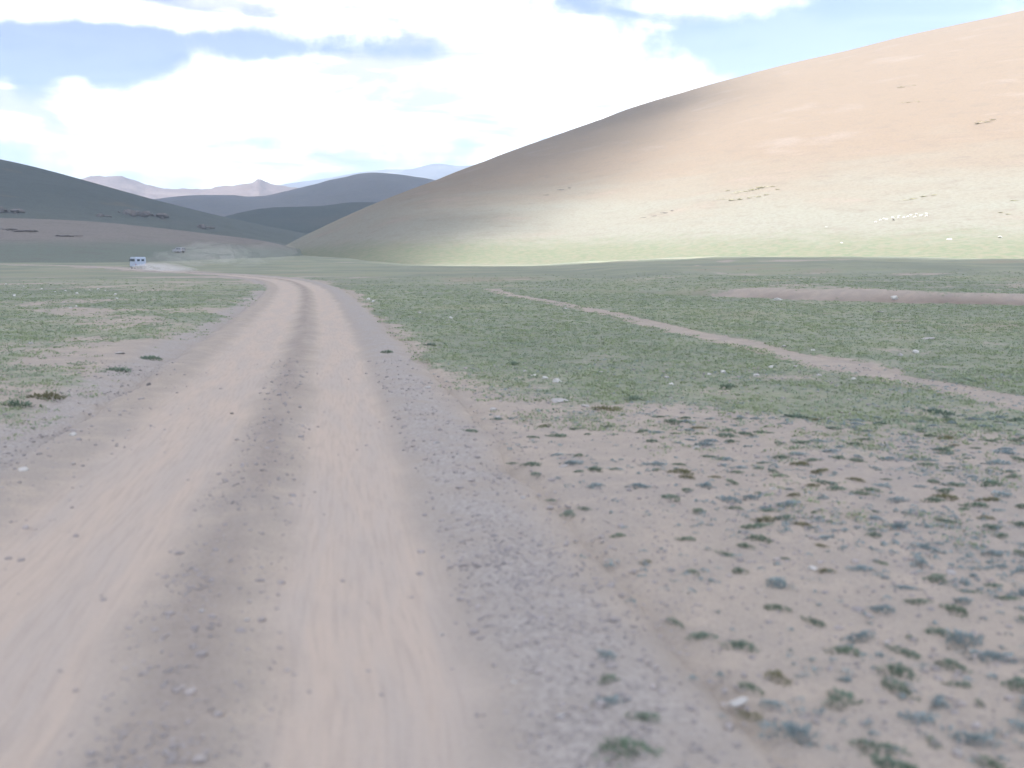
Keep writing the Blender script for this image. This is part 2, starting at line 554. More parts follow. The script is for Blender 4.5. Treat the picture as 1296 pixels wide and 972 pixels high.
def hill(name, keys, mat, n=12, rows=70, back=24, amp=1.0, scale=60.0, seed=0, pw=1.25, rnd=0.25, label=None, crest_amp=None):
    K = interp_rows(keys, n)
    f, c, b = K[:, 0], K[:, 1], K[:, 2]
    t = np.linspace(0, 1, rows)
    prof = (1 - rnd) * t ** pw + rnd * (t * t * (3 - 2 * t))
    tb = np.linspace(0, 1, back + 1)[1:]
    pb = 1 - tb * tb * (3 - 2 * tb)
    XY = np.concatenate([f[:, None, :2] + (c - f)[:, None, :2] * t[None, :, None], c[:, None, :2] + (b - c)[:, None, :2] * tb[None, :, None]], 1)
    Zf = f[:, None, 2] + (c - f)[:, None, 2] * prof[None]
    Zb = b[:, None, 2] + (c - b)[:, None, 2] * pb[None]
    Z_ = np.concatenate([Zf, Zb], 1)
    x, y = XY[..., 0], XY[..., 1]
    wgt = np.concatenate([np.sin(np.clip(t, 0, 1) * math.pi * .62 + .05) ** 1.0, np.full(back, .6)])
    ca = np.ones(rows + back) * amp
    if crest_amp is not None:
        ca = amp + (crest_amp - amp) * np.exp(-((np.arange(rows + back) - rows) / (rows * .25)) ** 2)
    Z_ = Z_ + fbm(x, y, scale, 5, seed) * ca[None] * wgt[None]
    ob = mesh_from(name, np.stack([x, y, Z_], -1).reshape(-1, 3), grid_faces(*x.shape), mat)
    tag(ob, label, kind='structure')
    return np.stack([x, y, Z_], -1)


def shrubby(N, P, c):
    return c


def foot_band(N, P, c):
    z = N.n('ShaderNodeSeparateXYZ', inp={0: P}).outputs[2]
    n = N.noise(P, .16, 5, .7)
    b = N.math('MULTIPLY', N.ramp(z, -.5, .9), N.ramp(N.math('ADD', z, N.math('MULTIPLY', n, 11.0)), 16, 9))
    t = N.mix(N.ramp(N.noise(P, .55, 5, .7), .42, .6), (.205, .20, .145), (.145, .18, .115))
    return N.mix(N.math('MULTIPLY', b, .85), c, t)


sand = hill_material('sandy hillside', (.245, .245, .205), (.238, .188, .142), 7, 50, (.185, .155, .130), (.285, .24, .205), 1.0, extra=foot_band)
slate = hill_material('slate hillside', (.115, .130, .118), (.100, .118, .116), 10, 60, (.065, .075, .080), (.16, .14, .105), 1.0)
tan = hill_material('tan low rise', (.165, .195, .165), (.235, .215, .20), 4, 9, (.16, .15, .14), (.22, .22, .19), 1.0)
green_far = hill_material('far green hill', (.07, .085, .07), (.075, .085, .08), 20, 120, (.05, .055, .055), (.10, .10, .08), .25)
blue_far = hill_material('far brown range', (.13, .115, .11), (.12, .105, .105), 60, 250, (.07, .065, .07), (.20, .165, .14), .12)
rock_far = hill_material('far pale rocky range', (.26, .20, .17), (.22, .165, .15), 120, 340, (.12, .10, .10), (.34, .28, .23), .10)
pale_far = hill_material('farthest range', (.16, .15, .15), (.17, .15, .15), 100, 600, (.09, .085, .09), (.75, .73, .70), .06, .47)


def keys_from(rows, back_dy, zb=0.0, bx=0.0):
    """rows: (X, Y of the crest, crest distance, X of the foot, foot distance, foot height)"""
    out = []
    for X, Y, dc, Xf, df, zf in rows:
        c = at(X, Y, dc)
        f = at(Xf, 327, df)
        out.append((np.array([f[0], df, zf]), c, np.array([c[0] + bx, dc + back_dy, zb])))
    return out


HR = [(230, 337, 760, 230, 560, -1.5), (310, 331, 690, 310, 430, -1.2), (400, 291, 640, 385, 330, -1.0), (500, 248, 600, 480, 240, -.9), (600, 210, 570, 590, 175, -.8), (700, 172, 545, 700, 138, -.6),
      (800, 136, 525, 805, 118, -.4), (900, 106, 510, 905, 108, -.2), (1000, 80, 500, 1005, 102, .3), (1100, 57, 490, 1105, 98, .8), (1200, 35, 480, 1205, 94, 1.2),
      (1296, 14, 470, 1300, 91, 1.5), (1450, -18, 455, 1460, 86, 1.6), (1700, -60, 430, 1720, 78, 1.6), (2200, -100, 380, 2250, 66, 1.6), (3200, -120, 300, 3300, 50, 1.6), (5600, -60, 190, 6000, 34, 1.4)]
HR = [(a, b, c * (1 + .55 * float(sstep(450, 800, a))), d, e * (1 + .95 * float(sstep(450, 800, a))), f) for a, b, c, d, e, f in HR]
HILL = hill('hill', keys_from(HR, 420, 0, 160), sand, 14, 150, 30, 1.6, 75.0, 201, 1.18, .35,
            'large smooth sandy hill rising on the right, half in sunlight')
LH = [(-900, 95, 800, -900, 480, 8), (-500, 120, 850, -500, 500, 8), (-200, 165, 900, -200, 520, 8), (0, 202, 940, 0, 540, 8), (120, 232, 980, 110, 560, 8), (250, 267, 1040, 240, 600, 8), (330, 285, 1090, 320, 640, 6),
      (400, 299, 1140, 390, 680, 4), (470, 318, 1200, 460, 740, 0), (540, 331, 1260, 530, 800, -2)]
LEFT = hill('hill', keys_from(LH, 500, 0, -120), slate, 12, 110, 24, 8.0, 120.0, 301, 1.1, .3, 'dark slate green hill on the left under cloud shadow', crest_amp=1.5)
RS = [(-700, 268, 400, -700, 215, -1), (-300, 270, 400, -300, 210, -1), (-100, 273, 400, -100, 205, -.8), (0, 276, 402, 0, 200, -.8), (100, 280, 410, 100, 205, -.8), (200, 288, 430, 195, 215, -.8), (280, 297, 450, 270, 235, -.8),
      (340, 306, 470, 330, 270, -.8), (400, 320, 500, 390, 310, -1), (460, 331, 540, 450, 360, -1.5)]
RISE = hill('low_rise', keys_from(RS, 120, 3, -20), tan, 12, 90, 20, .8, 45.0, 401, 1.35, .25, 'low tan rise in front of the dark left hill')
GF = [(150, 320, 1500, 150, 1200, 0), (250, 286, 1600, 250, 1250, 5), (320, 268, 1700, 320, 1300, 5), (360, 263, 1720, 360, 1300, 5), (400, 261, 1740, 400, 1300, 5), (450, 258, 1760, 450, 1300, 5), (520, 263, 1780, 520, 1300, 5), (640, 285, 1800, 640, 1300, 5), (760, 315, 1800, 760, 1350, 0)]
hill('hill', keys_from(GF, 500), green_far, 12, 60, 16, 8.0, 160.0, 501, 1.0, .4, 'dark green hill far off where the valley narrows')
BA = [(-60, 300, 3000, -60, 2200, 0), (60, 266, 3100, 60, 2200, 10), (150, 252, 3150, 150, 2200, 10), (220, 246, 3200, 220, 2200, 10), (280, 243, 3200, 280, 2200, 10), (330, 244, 3200, 330, 2200, 10), (380, 234, 3200, 380, 2200, 10), (430, 225, 3250, 430, 2200, 10),
      (480, 219, 3300, 480, 2200, 10), (520, 224, 3300, 520, 2200, 10), (590, 236, 3300, 590, 2200, 10), (700, 252, 3300, 700, 2200, 10), (900, 300, 3300, 900, 2300, 0)]
hill('mountain', keys_from(BA, 900), blue_far, 14, 90, 16, 42.0, 330.0, 601, 1.0, .3, 'blue brown mountain behind the far end of the valley', crest_amp=20)
RK = [(-300, 300, 4300, -300, 3400, 0), (-40, 262, 4400, -40, 3400, 20), (60, 240, 4500, 60, 3500, 20), (110, 227, 4500, 110, 3500, 20), (140, 222, 4500, 140, 3500, 20), (165, 225, 4500, 165, 3500, 20), (190, 233, 4500, 190, 3500, 20), (215, 238, 4500, 215, 3500, 20),
      (260, 237, 4500, 260, 3500, 20), (292, 233, 4500, 292, 3500, 20), (318, 229, 4500, 318, 3500, 20), (328, 227, 4500, 328, 3500, 20), (340, 233, 4500, 340, 3500, 20), (370, 240, 4500, 370, 3500, 20), (450, 246, 4500, 450, 3500, 20), (600, 290, 4500, 600, 3600, 0)]
hill('mountain', keys_from(RK, 900), rock_far, 14, 80, 16, 40.0, 150.0, 701, 1.0, .3, 'pale sunlit rocky ridge on the far skyline at left', crest_amp=34)
PF = [(150, 290, 7000, 150, 5600, 0), (330, 241, 7300, 330, 5600, 0), (400, 230, 7400, 400, 5600, 0), (450, 220, 7500, 450, 5600, 0), (490, 216, 7500, 490, 5600, 0), (520, 216, 7500, 520, 5600, 0), (552, 208, 7500, 552, 5600, 0),
      (580, 210, 7500, 580, 5600, 0), (612, 207, 7500, 612, 5600, 0), (700, 199, 7500, 700, 5600, 0), (800, 205, 7500, 800, 5600, 0), (1000, 250, 7500, 1000, 5600, 0), (1200, 300, 7500, 1200, 5600, 0)]
hill('mountain', keys_from(PF, 900), pale_far, 14, 60, 14, 70.0, 700.0, 801, 1.0, .3, 'palest blue range farthest off beside the sandy hill', crest_amp=26)


def on_surface(grid, X, Y):
    """the point of a hill's front face that shows at photograph pixel X, Y"""
    g = grid[:, :150] if grid is HILL else grid[:, :90]
    dx, dy, dz = g[..., 0], g[..., 1], g[..., 2] - CAM_Z
    fw = dy * math.cos(PITCH) - dz * math.sin(PITCH)
    up = dy * math.sin(PITCH) + dz * math.cos(PITCH)
    fw = np.where(fw < 5, 1e9, fw)
    e = (648 + FPX * dx / fw - X) ** 2 + (486 - FPX * up / fw - Y) ** 2
    i, j = np.unravel_index(np.argmin(e), e.shape)
    # local refine by inverse distance over the four nearest samples
    ii = slice(max(i - 1, 0), i + 2)
    jj = slice(max(j - 1, 0), j + 2)
    ww = 1 / (e[ii, jj] + .5) ** 1.5
    return (g[ii, jj] * ww[..., None]).sum((0, 1)) / ww.sum()


# ------------------------------------------------------------------ the cloud deck that shades the valley
CLOUD_Z = 950.0
def to_cloud(p):
    k = (CLOUD_Z - p[2]) / SUN.z
    return np.array([p[0] + SUN.x * k, p[1] + SUN.y * k])


HOLE = [to_cloud(p) for p in
        [on_surface(HILL, 605, 337), on_surface(HILL, 675, 304), on_surface(HILL, 745, 262), on_surface(HILL, 828, 212), on_surface(HILL, 905, 158), on_surface(HILL, 970, 104)]]
e0 = HOLE[-1]
HOLE += [e0 + np.array([60, 260]), e0 + np.array([900, 900]), e0 + np.array([1400, -200])]
HOLE += [to_cloud(np.array(p)) for p in ((420, -60, 2), (170, 45, 2))]
HOLE += [to_cloud(p) for p in [on_surface(HILL, 1296, 330), on_surface(HILL, 1150, 336), on_surface(HILL, 1000, 345), on_surface(HILL, 850, 347), on_surface(HILL, 700, 344)]]
HOLE = np.array(HOLE)
FOOT = HOLE[-6:-2]


def sd_poly(x, y, P):
    """signed distance to a polygon, negative inside"""
    best = np.full(x.shape, 1e18)
    inside = np.zeros(x.shape, bool)
    for a, b in zip(P, np.roll(P, -1, 0)):
        d = b - a
        t = np.clip(((x - a[0]) * d[0] + (y - a[1]) * d[1]) / (d @ d), 0, 1)
        best = np.minimum(best, (x - a[0] - t * d[0]) ** 2 + (y - a[1] - t * d[1]) ** 2)
        cr = ((a[1] > y) != (b[1] > y)) & (x < (b[0] - a[0]) * (y - a[1]) / (b[1] - a[1] + 1e-12) + a[0])
        inside ^= cr
    return np.where(inside, -1, 1) * np.sqrt(best)


def cloud_material(density):
    m, N = mat_new('cloud vapour')
    v = N.n('ShaderNodeVolumeScatter', inp={'Color': (1, 1, 1, 1), 'Density': density, 'Anisotropy': 0.35})
    N.t.links.new(v.outputs[0], N.n('ShaderNodeOutputMaterial').inputs[1])
    return m


def cloud(name, cx, cy, rx, ry, seed, top, density, hole=None, soft=150.0, n=230, label=''):
    x, y = np.meshgrid(np.linspace(cx - rx * 1.25, cx + rx * 1.25, n), np.linspace(cy - ry * 1.25, cy + ry * 1.25, n), indexing='ij')
    q = np.hypot((x - cx) / rx, (y - cy) / ry) + 0.22 * fbm(x, y, 420, 4, seed)
    th = sstep(1.06, 0.72, q)
    if hole is not None:
        s = sd_poly(x, y, hole) + fbm(x, y, 90, 4, seed + 5) * 14
        ft = np.full(x.shape, 1e18)
        for a, b in zip(FOOT[:-1], FOOT[1:]):
            d = b - a
            t = np.clip(((x - a[0]) * d[0] + (y - a[1]) * d[1]) / (d @ d), 0, 1)
            ft = np.minimum(ft, np.hypot(x - a[0] - t * d[0], y - a[1] - t * d[1]))
        sf = 72 + (soft - 72) * sstep(40, 300, ft)
        s = s - 6
        th = th * sstep(-8 - 18 * sstep(40, 300, ft), sf, s)
    th = th * (0.80 + 0.35 * fbm(x, y, 260, 4, seed + 9))
    keep = th > 0.004
    zt = CLOUD_Z + top * th * (1 + .25 * fbm(x, y, 70, 4, seed + 11))
    zb = CLOUD_Z - 0.16 * top * th * (1 + .4 * fbm(x, y, 110, 3, seed + 13))
    idx = np.arange(n * n).reshape(n, n)
    F = grid_faces(n, n)
    kf = keep.ravel()[F].any(1)
    F = F[kf]
    used = np.unique(F)
    ec = {}
    # rim verts meet: close the sheet by welding top and bottom on the boundary edges
    E = np.concatenate([F[:, [0, 1]], F[:, [1, 2]], F[:, [2, 3]], F[:, [3, 0]]])
    key = np.sort(E, 1)
    u, first, cnt = np.unique(key[:, 0].astype(np.int64) * (n * n) + key[:, 1], return_index=True, return_counts=True)
    be = E[first[cnt == 1]]
    remap = -np.ones(n * n, int)
    remap[used] = np.arange(len(used))
    Vt = np.stack([x.ravel()[used], y.ravel()[used], zt.ravel()[used] + .5], 1)
    Vb = np.stack([x.ravel()[used], y.ravel()[used], zb.ravel()[used] - .5], 1)
    m = len(used)
    Ft = remap[F]
    Fb = Ft[:, ::-1] + m
    b = remap[be]
    Fs = np.stack([b[:, 1], b[:, 0], b[:, 0] + m, b[:, 1] + m], 1)
    ob = mesh_from(name, np.concatenate([Vt, Vb]), np.concatenate([Ft, Fb, Fs]), cloud_material(density))
    tag(ob, label, kind='structure')
    return ob


cloud('cloud', -820, 260, 1500, 1700, 911, 70, 0.036, HOLE, 180, n=420, label='flat grey cloud deck overhead that shades the valley')
cloud('cloud', -500, 2350, 2600, 700, 931, 260, 0.008, None, n=110, label='cumulus bank that shades the mountains at the head of the valley')

# ------------------------------------------------------------------ small plants, stones, gravel
def leaf_cloud(centres, n_each, wid, hgt, blade, seed, up=0.55):
    """many small two-triangle leaves in low cushions; returns V, F(quads), shade attr"""
    r = np.random.default_rng(seed)
    C = np.repeat(centres, n_each, 0)
    m = len(C)
    W = np.repeat(np.broadcast_to(wid, (len(centres),)), n_each)
    H = np.repeat(np.broadcast_to(hgt, (len(centres),)), n_each)
    B = np.repeat(np.broadcast_to(blade, (len(centres),)), n_each) * r.uniform(.6, 1.3, m)
    a = r.uniform(0, 2 * math.pi, m)
    q = r.uniform(0, 1, m) ** .62 * r.uniform(.9, 1.18, m)
    base = C + np.stack([np.cos(a) * q * W * .5, np.sin(a) * q * W * .5, H * .55 * np.clip(1 - q ** 2, 0, 1) * r.uniform(0, 1, m)], 1)
    b = a + r.normal(0, .7, m)
    lean = np.clip(q * .9 + r.normal(0, .25, m), 0, 1.35)
    L = H * r.uniform(.5, 1.0, m)
    dirv = np.stack([np.cos(b) * np.sin(lean), np.sin(b) * np.sin(lean), np.cos(lean)], 1)
    side = np.stack([-np.sin(b + .4), np.cos(b + .4), r.normal(0, .3, m)], 1) * (B * .5)[:, None]
    mid = base + dirv * (L * .55)[:, None]
    tip = base + dirv * L[:, None] + np.stack([np.cos(b), np.sin(b), -np.ones(m) * .6], 1) * (L * .18 * np.sin(lean))[:, None]
    V = np.stack([base, mid + side, tip, mid - side], 1).reshape(-1, 3)
    F = np.arange(4 * m).reshape(-1, 4)
    return V, F, np.repeat(r.uniform(0, 1, m), 4)


def leaf_material(name, a, b, c):
    m, N = mat_new(name)
    s = N.n('ShaderNodeAttribute', attribute_name='tone').outputs['Fac']
    oi = N.n('ShaderNodeObjectInfo').outputs['Random']
    col = N.mix(s, a, b)
    P = N.n('ShaderNodeNewGeometry').outputs['Position']
    col = N.mix(N.ramp(N.noise(P, 1.1, 3), .42, .62, 0, .8), col, c)
    col = N.mix(N.math('MULTIPLY', oi, .35), col, tuple(v * .6 for v in a))
    finish(N, col, .8, spec=.2)
    return m


LEAF = {'dark green': leaf_material('dark green leaves', (.125, .175, .125), (.22, .28, .20), (.165, .225, .18)),
        'grey green': leaf_material('grey green leaves', (.21, .265, .265), (.33, .395, .40), (.25, .315, .33)),
        'olive': leaf_material('olive leaves', (.15, .15, .085), (.24, .235, .14), (.19, .185, .11))}
TURF = leaf_material('turf blades', (.215, .272, .150), (.370, .425, .255), (.295, .350, .275))

proto = {}
for ci, cname in enumerate(LEAF):
    for v in range(5):
        V, F, tn = leaf_cloud(np.zeros((1, 3)), 170, 1.0, .20, .060, 50 + ci * 9 + v)
        # break the round outline: a few lobes
        ang = np.arctan2(V[:, 1], V[:, 0])
        k = 1 + .28 * np.sin(ang * 2 + v * 1.7) + .18 * np.sin(ang * 3 + v)
        V[:, 0] *= k
        V[:, 1] *= k * .85
        V[:, 2] -= .015
        ob = mesh_from('grass_tuft', V, F, LEAF[cname], False, {'tone': tn})
        proto.setdefault(cname, []).append(ob.data)
        bpy.data.objects.remove(ob)

TUFTS = []
used_xy = []


def tuft(x, y, wdt, kind, label, hk=1.0):
    me = proto[kind][len(TUFTS) % 5]
    o = bpy.data.objects.new('grass_tuft', me)
    COL.objects.link(o)
    o.location = (x, y, float(height(x, y)[0]))
    st = random.uniform(.85, 1.35)
    o.scale = (wdt * st, wdt / st, wdt * hk)
    o.rotation_euler = (random.uniform(-.06, .06), random.uniform(-.06, .06), random.uniform(0, 6.28))
    tag(o, label, 'grass tuft', 'low tufts on the stony ground beside the track')
    TUFTS.append(o)
    used_xy.append((x, y))


# the ones that stand out in the photograph: pixel, width in metres, kind, label
NAMED = [
    (1065, 880, .17, 'dark green', 'dark green tuft alone on bare soil, low at right, wider than its neighbours'),
    (1005, 922, .19, 'grey green', 'broad faded green tuft below the long white stone'),
    (815, 918, .11, 'dark green', 'dark tuft just above the darkest clump at the bottom edge'),
    (790, 962, .20, 'dark green', 'darkest big clump of leaves at the bottom edge of the gravel'),
    (768, 838, .10, 'grey green', 'bluish tuft nearest the track shoulder, above the dark bottom clumps'),
    (770, 868, .10, 'dark green', 'thin dark tuft under the bluish one near the track shoulder'),
    (770, 898, .11, 'grey green', 'faint grey tuft left of the dark bottom clumps'),
    (888, 800, .12, 'dark green', 'dark green tuft left of a twin tuft, above the long white stone'),
    (937, 812, .14, 'dark green', 'dark oval tuft right of its twin, above the long white stone'),
    (950, 865, .10, 'dark green', 'dark tuft just right of the long white stone'),
    (985, 735, .16, 'grey green', 'wide blue grey cushion below the small white stone'),
    (1045, 718, .10, 'olive', 'olive tuft touching the lower right of the small bright white stone'),
    (1090, 716, .12, 'grey green', 'blue green tuft second to the right of the small bright white stone'),
    (935, 717, .11, 'dark green', 'dark tuft left of the small bright white stone'),
    (918, 695, .10, 'dark green', 'green tuft up and left of the small bright white stone'),
    (870, 677, .11, 'dark green', 'dark flat tuft beneath the pair of olive tufts'),
    (968, 653, .17, 'olive', 'largest olive brown tuft on the right side gravel'),
    (1017, 659, .12, 'olive', 'smaller olive tuft right of the largest olive brown tuft'),
    (870, 600, .13, 'olive', 'upper olive tuft standing over a darker one'),
    (870, 617, .12, 'dark green', 'dark tuft right under the upper olive tuft'),
    (884, 643, .12, 'dark green', 'dark tuft between the olive pair and the flat dark tuft'),
    (808, 612, .17, 'grey green', 'wide pale blue green tuft left of the olive pair'),
    (752, 612, .13, 'grey green', 'pale tuft left of the wide pale blue green tuft'),
    (739, 641, .10, 'dark green', 'lone dark tuft on the bare gravel nearest the track'),
    (782, 673, .10, 'dark green', 'dark little tuft on bare gravel right of the lone one'),
    (1185, 729, .15, 'dark green', 'bold dark green tuft above a cluster of three at far right'),
    (1160, 758, .11, 'dark green', 'left tuft of the three green ones at far right'),
    (1210, 770, .13, 'dark green', 'right tuft of the three green ones at far right'),
    (1218, 758, .12, 'grey green', 'top blue tinged tuft of the three at far right'),
    (1190, 797, .12, 'dark green', 'dark tuft over the long blue grey cushion at far right'),
    (1215, 808, .19, 'grey green', 'long blue grey cushion at far right'),
    (1255, 828, .19, 'grey green', 'second blue grey cushion, below the long one at far right'),
    (1090, 803, .14, 'grey green', 'blue green tuft above the round dark one at right'),
    (1137, 846, .15, 'dark green', 'round dark blue green tuft in the lower right gravel'),
    (1145, 822, .11, 'dark green', 'dark tuft touching the top of the round one'),
    (1288, 862, .13, 'dark green', 'dark tuft cut by the right edge of the photograph'),
    (1110, 940, .14, 'dark green', 'tuft in the lower right corner, left of the bottom pair'),
    (1135, 968, .19, 'dark green', 'large dark tuft cut off by the bottom edge at right'),
    (1255, 962, .12, 'dark green', 'small dark tuft in the bottom right corner'),
    (1030, 783, .10, 'dark green', 'thin dark green tuft between the blue cushion and the round tuft'),
    (545, 435, .34, 'dark green', 'dark weedy clump at the turf edge right of the track'),
    (490, 448, .28, 'dark green', 'dark clump where the track shoulder meets the turf'),
    (802, 502, .26, 'dark green', 'dark bushy clump right of the flat pale slab'),
    (768, 515, .30, 'olive', 'scruffy brown clump just below the dark bushy one'),
    (1010, 526, .26, 'dark green', 'dark clump with a tail at the upper edge of the bare soil'),
    (852, 532, .22, 'dark green', 'dark flat clump on pinkish soil left of the tailed one'),
    (1190, 520, .28, 'dark green', 'dark low clump under the side track at right'),
    (990, 576, .16, 'dark green', 'dark spot of leaves with a pale blue top in mid gravel'),
    (830, 584, .16, 'grey green', 'blue green patch above the wide pale tuft'),
    (705, 550, .16, 'dark green', 'dark tuft alone below the pale stones'),
    (596, 545, .14, 'dark green', 'upright weed on the track shoulder gravel'),
    (150, 472, .40, 'dark green', 'bright edge clump on the left verge beside the track'),
    (190, 455, .36, 'dark green', 'green clump at the tip of the left verge turf'),
    (60, 508, .40, 'olive', 'olive turf clump at the lower edge of the left verge'),
    (20, 518, .34, 'dark green', 'lowest green clump of the left verge by the photo edge'),
    (650, 458, .28, 'dark green', 'dark mark of leaves in the turf above the pale stones'),
    (920, 488, .30, 'dark green', 'long dark clump above the pinkish bare soil'),
]
for X, Y, wd, kd, lb in NAMED:
    p = flat_at(X, Y, 0.02)
    tuft(p[0], p[1], wd, kd, lb, random.uniform(.8, 1.15))

# the rest of the scattered tufts, until about 300 stand in view
def shared_label(kind, X, Y, wdt, l):
    size = 'tiny' if wdt < .085 else 'small' if wdt < .125 else 'middling'
    if l < 3.4:
        where = 'on the bare gravel nearest the track'
    elif Y < 580:
        where = 'close under the turf edge'
    elif X > 1080:
        where = 'in the crowd of tufts at the far right'
    elif Y < 690:
        where = 'among the scattered tufts in mid gravel'
    else:
        where = 'on the open near gravel right of the track'
    return f'{size} {kind} tuft {where}'


tries = 0
while len(TUFTS) < 298 and tries < 20000:
    tries += 1
    X = random.uniform(560, 1330)
    Y = 525 + (random.random() ** 1.35) * 440
    p = flat_at(X, Y, 0.02)
    l = float(lateral(ROAD, p[0], p[1])[0])
    prob = min(1, max(0, (l - 2.1) / 3.2)) * (1.0 if Y < 720 else .75) * (0.35 + 1.3 * float(vnoise(np.array(p[0] / 1.1), np.array(p[1] / 1.1), 5)))
    if random.random() > prob:
        continue
    if min((p[0] - a) ** 2 + (p[1] - b) ** 2 for a, b in used_xy) < .17 ** 2:
        continue
    k = random.choices(('dark green', 'grey green', 'olive'), (.52, .40, .08))[0]
    wdt = random.uniform(.055, .15) * (1.0 if Y > 640 else 1.25)
    tuft(p[0], p[1], wdt, k, shared_label(k, X, Y, wdt, l), random.uniform(.7, 1.1))

# turf and farther tufts: too many to count
def scatter(n, dmin, dmax, pw, seed):
    r = np.random.default_rng(seed)
    d = dmin * (dmax / dmin) ** (r.uniform(0, 1, n) ** pw)
    a = r.uniform(R(-52), R(52), n)
    return np.stack([np.sin(a) * d, np.cos(a) * d], 1)


P2 = scatter(215000, 7.0, 110.0, .80, 11)
l_, _ = lateral(ROAD, P2[:, 0], P2[:, 1])
pl_, _ = lateral(PATH, P2[:, 0], P2[:, 1])
cv = grass_cover(P2[:, 0], P2[:, 1], l_, pl_)
cl_ = fbm(P2[:, 0], P2[:, 1], .8, 3, 55) * .5
okm = (np.random.default_rng(3).uniform(0, 1, len(P2)) < np.clip(cv + cl_ - .08, 0, 1) * .85 * (1 - .93 * sstep(30, 105, np.hypot(P2[:, 0], P2[:, 1])))) & (cv > .06)
P2, l_ = P2[okm], l_[okm]
P2 = P2[:72000]
l_ = l_[:72000]
dd = np.hypot(P2[:, 0], P2[:, 1])
C3 = np.column_stack([P2, land(P2[:, 0], P2[:, 1], l_) - .005])
rr = np.random.default_rng(4)
wd = rr.uniform(.07, .17, len(C3)) * (1 + dd / 55)
V, F, tn = leaf_cloud(C3, 9, wd, rr.uniform(.014, .036, len(C3)) * (1 + dd / 110), .012 + dd * .0007, 12)
turf = mesh_from('grass', V, F, TURF, False, {'tone': tn})
tag(turf, 'short patchy turf covering the valley floor', kind='stuff')

# small sparse plants between the tufts close by
P2 = scatter(37000, 3.2, 19.0, .9, 21)
l_, _ = lateral(ROAD, P2[:, 0], P2[:, 1])
m_ = (l_ > 2.0) & (rr.uniform(0, 1, len(P2)) < np.clip((l_ - 1.8) / 4, 0, 1) * (.12 + .65 * sstep(-.1, .35, fbm(P2[:, 0], P2[:, 1], 1.0, 3, 57))))
P2, l_ = P2[m_], l_[m_]
C3 = np.column_stack([P2, land(P2[:, 0], P2[:, 1], l_) - .004])
V, F, tn = leaf_cloud(C3, 16, rr.uniform(.03, .09, len(C3)), rr.uniform(.010, .028, len(C3)), .011, 22)
low = mesh_from('ground_cover', V, F, LEAF['grey green'], False, {'tone': tn})
tag(low, 'sprinkling of tiny grey green leaves between the tufts', kind='stuff')


def ico(sub):
    import bmesh
    bm = bmesh.new()
    bmesh.ops.create_icosphere(bm, subdivisions=sub, radius=1)
    V = np.array([v.co[:] for v in bm.verts])
    F = np.array([[v.index for v in f.verts] for f in bm.faces])
    bm.free()
    return V, F


IV, IF = ico(1)
def stone_material(name, a, b, c):
    m, N = mat_new(name)
    p = N.n('ShaderNodeTexCoord').outputs['Object']
    s = N.n('ShaderNodeAttribute', attribute_name='tone').outputs['Fac']
    n = N.noise(p, 3.0, 6, .6)
    f = N.noise(p, 14.0, 4, .6)
    col = N.mix(N.ramp(n, .35, .65), a, b)
    col = N.mix(N.ramp(f, .55, .75, 0, .6), col, c)
    col = N.mix(N.math('MULTIPLY', s, .45), col, c)
    finish(N, col, .9, f, .4, .03, .25)
    return m


GRAVEL = stone_material('gravel', (.30, .275, .265), (.40, .36, .34), (.20, .19, .20))
WHITE = stone_material('white quartz stone', (.62, .61, .59), (.52, .50, .47), (.40, .37, .34))
PALE = stone_material('pale grey stone', (.48, .46, .45), (.40, .38, .37), (.30, .28, .27))
DARK = stone_material('dark stone', (.13, .12, .12), (.18, .165, .155), (.09, .085, .085))

# gravel: pebbles on the shoulders, the middle strip and the bare ground
r = np.random.default_rng(31)
P2 = scatter(84000, 2.6, 19.0, .95, 32)
l_, a_ = lateral(ROAD, P2[:, 0], P2[:, 1])
pr = .20 + .65 * np.exp(-((l_ + .03) / .28) ** 2) + .85 * np.exp(-((l_ - 1.8) / .55) ** 2) + .9 * np.exp(-((l_ + 2.6) / .6) ** 2) + .18 * sstep(2, 3, l_)
pr = pr * (.5 + 1.0 * sstep(-.3, .4, fbm(P2[:, 0], P2[:, 1], .7, 3, 61)))
pr[(np.abs(l_) > .42) & (np.abs(l_) < 1.35)] *= .06
m_ = r.uniform(0, 1, len(P2)) < pr * .55
P2, l_, a_ = P2[m_][:24000], l_[m_][:24000], a_[m_][:24000]
m = len(P2)
sz = np.exp(r.normal(math.log(.007), .45, m)).clip(.003, .022) * (1 + np.hypot(P2[:, 0], P2[:, 1]) / 25)
zz_ = np.where(np.abs(l_) < 2.25, road_z(P2[:, 0], P2[:, 1], l_, a_), land(P2[:, 0], P2[:, 1], l_))
sc = np.stack([sz * r.uniform(.7, 1.5, m), sz * r.uniform(.7, 1.3, m), sz * r.uniform(.4, .8, m)], 1)
ang = r.uniform(0, 6.28, m)
jit = r.uniform(.72, 1.2, (m, len(IV), 1))
VV = IV[None] * jit * sc[:, None, :]
ca, sa = np.cos(ang)[:, None], np.sin(ang)[:, None]
VX = VV[..., 0] * ca - VV[..., 1] * sa + P2[:, :1]
VY = VV[..., 0] * sa + VV[..., 1] * ca + P2[:, 1:]
VZ = VV[..., 2] + (zz_ + sc[:, 2] * .35)[:, None]
FF = (IF[None] + (np.arange(m) * len(IV))[:, None, None]).reshape(-1, 3)
gravel = mesh_from('gravel', np.stack([VX, VY, VZ], -1).reshape(-1, 3), FF, GRAVEL, False, {'tone': np.repeat(r.uniform(0, 1, m) ** 1.6, len(IV))})
tag(gravel, 'loose pebbles over the track and the bare ground', kind='stuff')

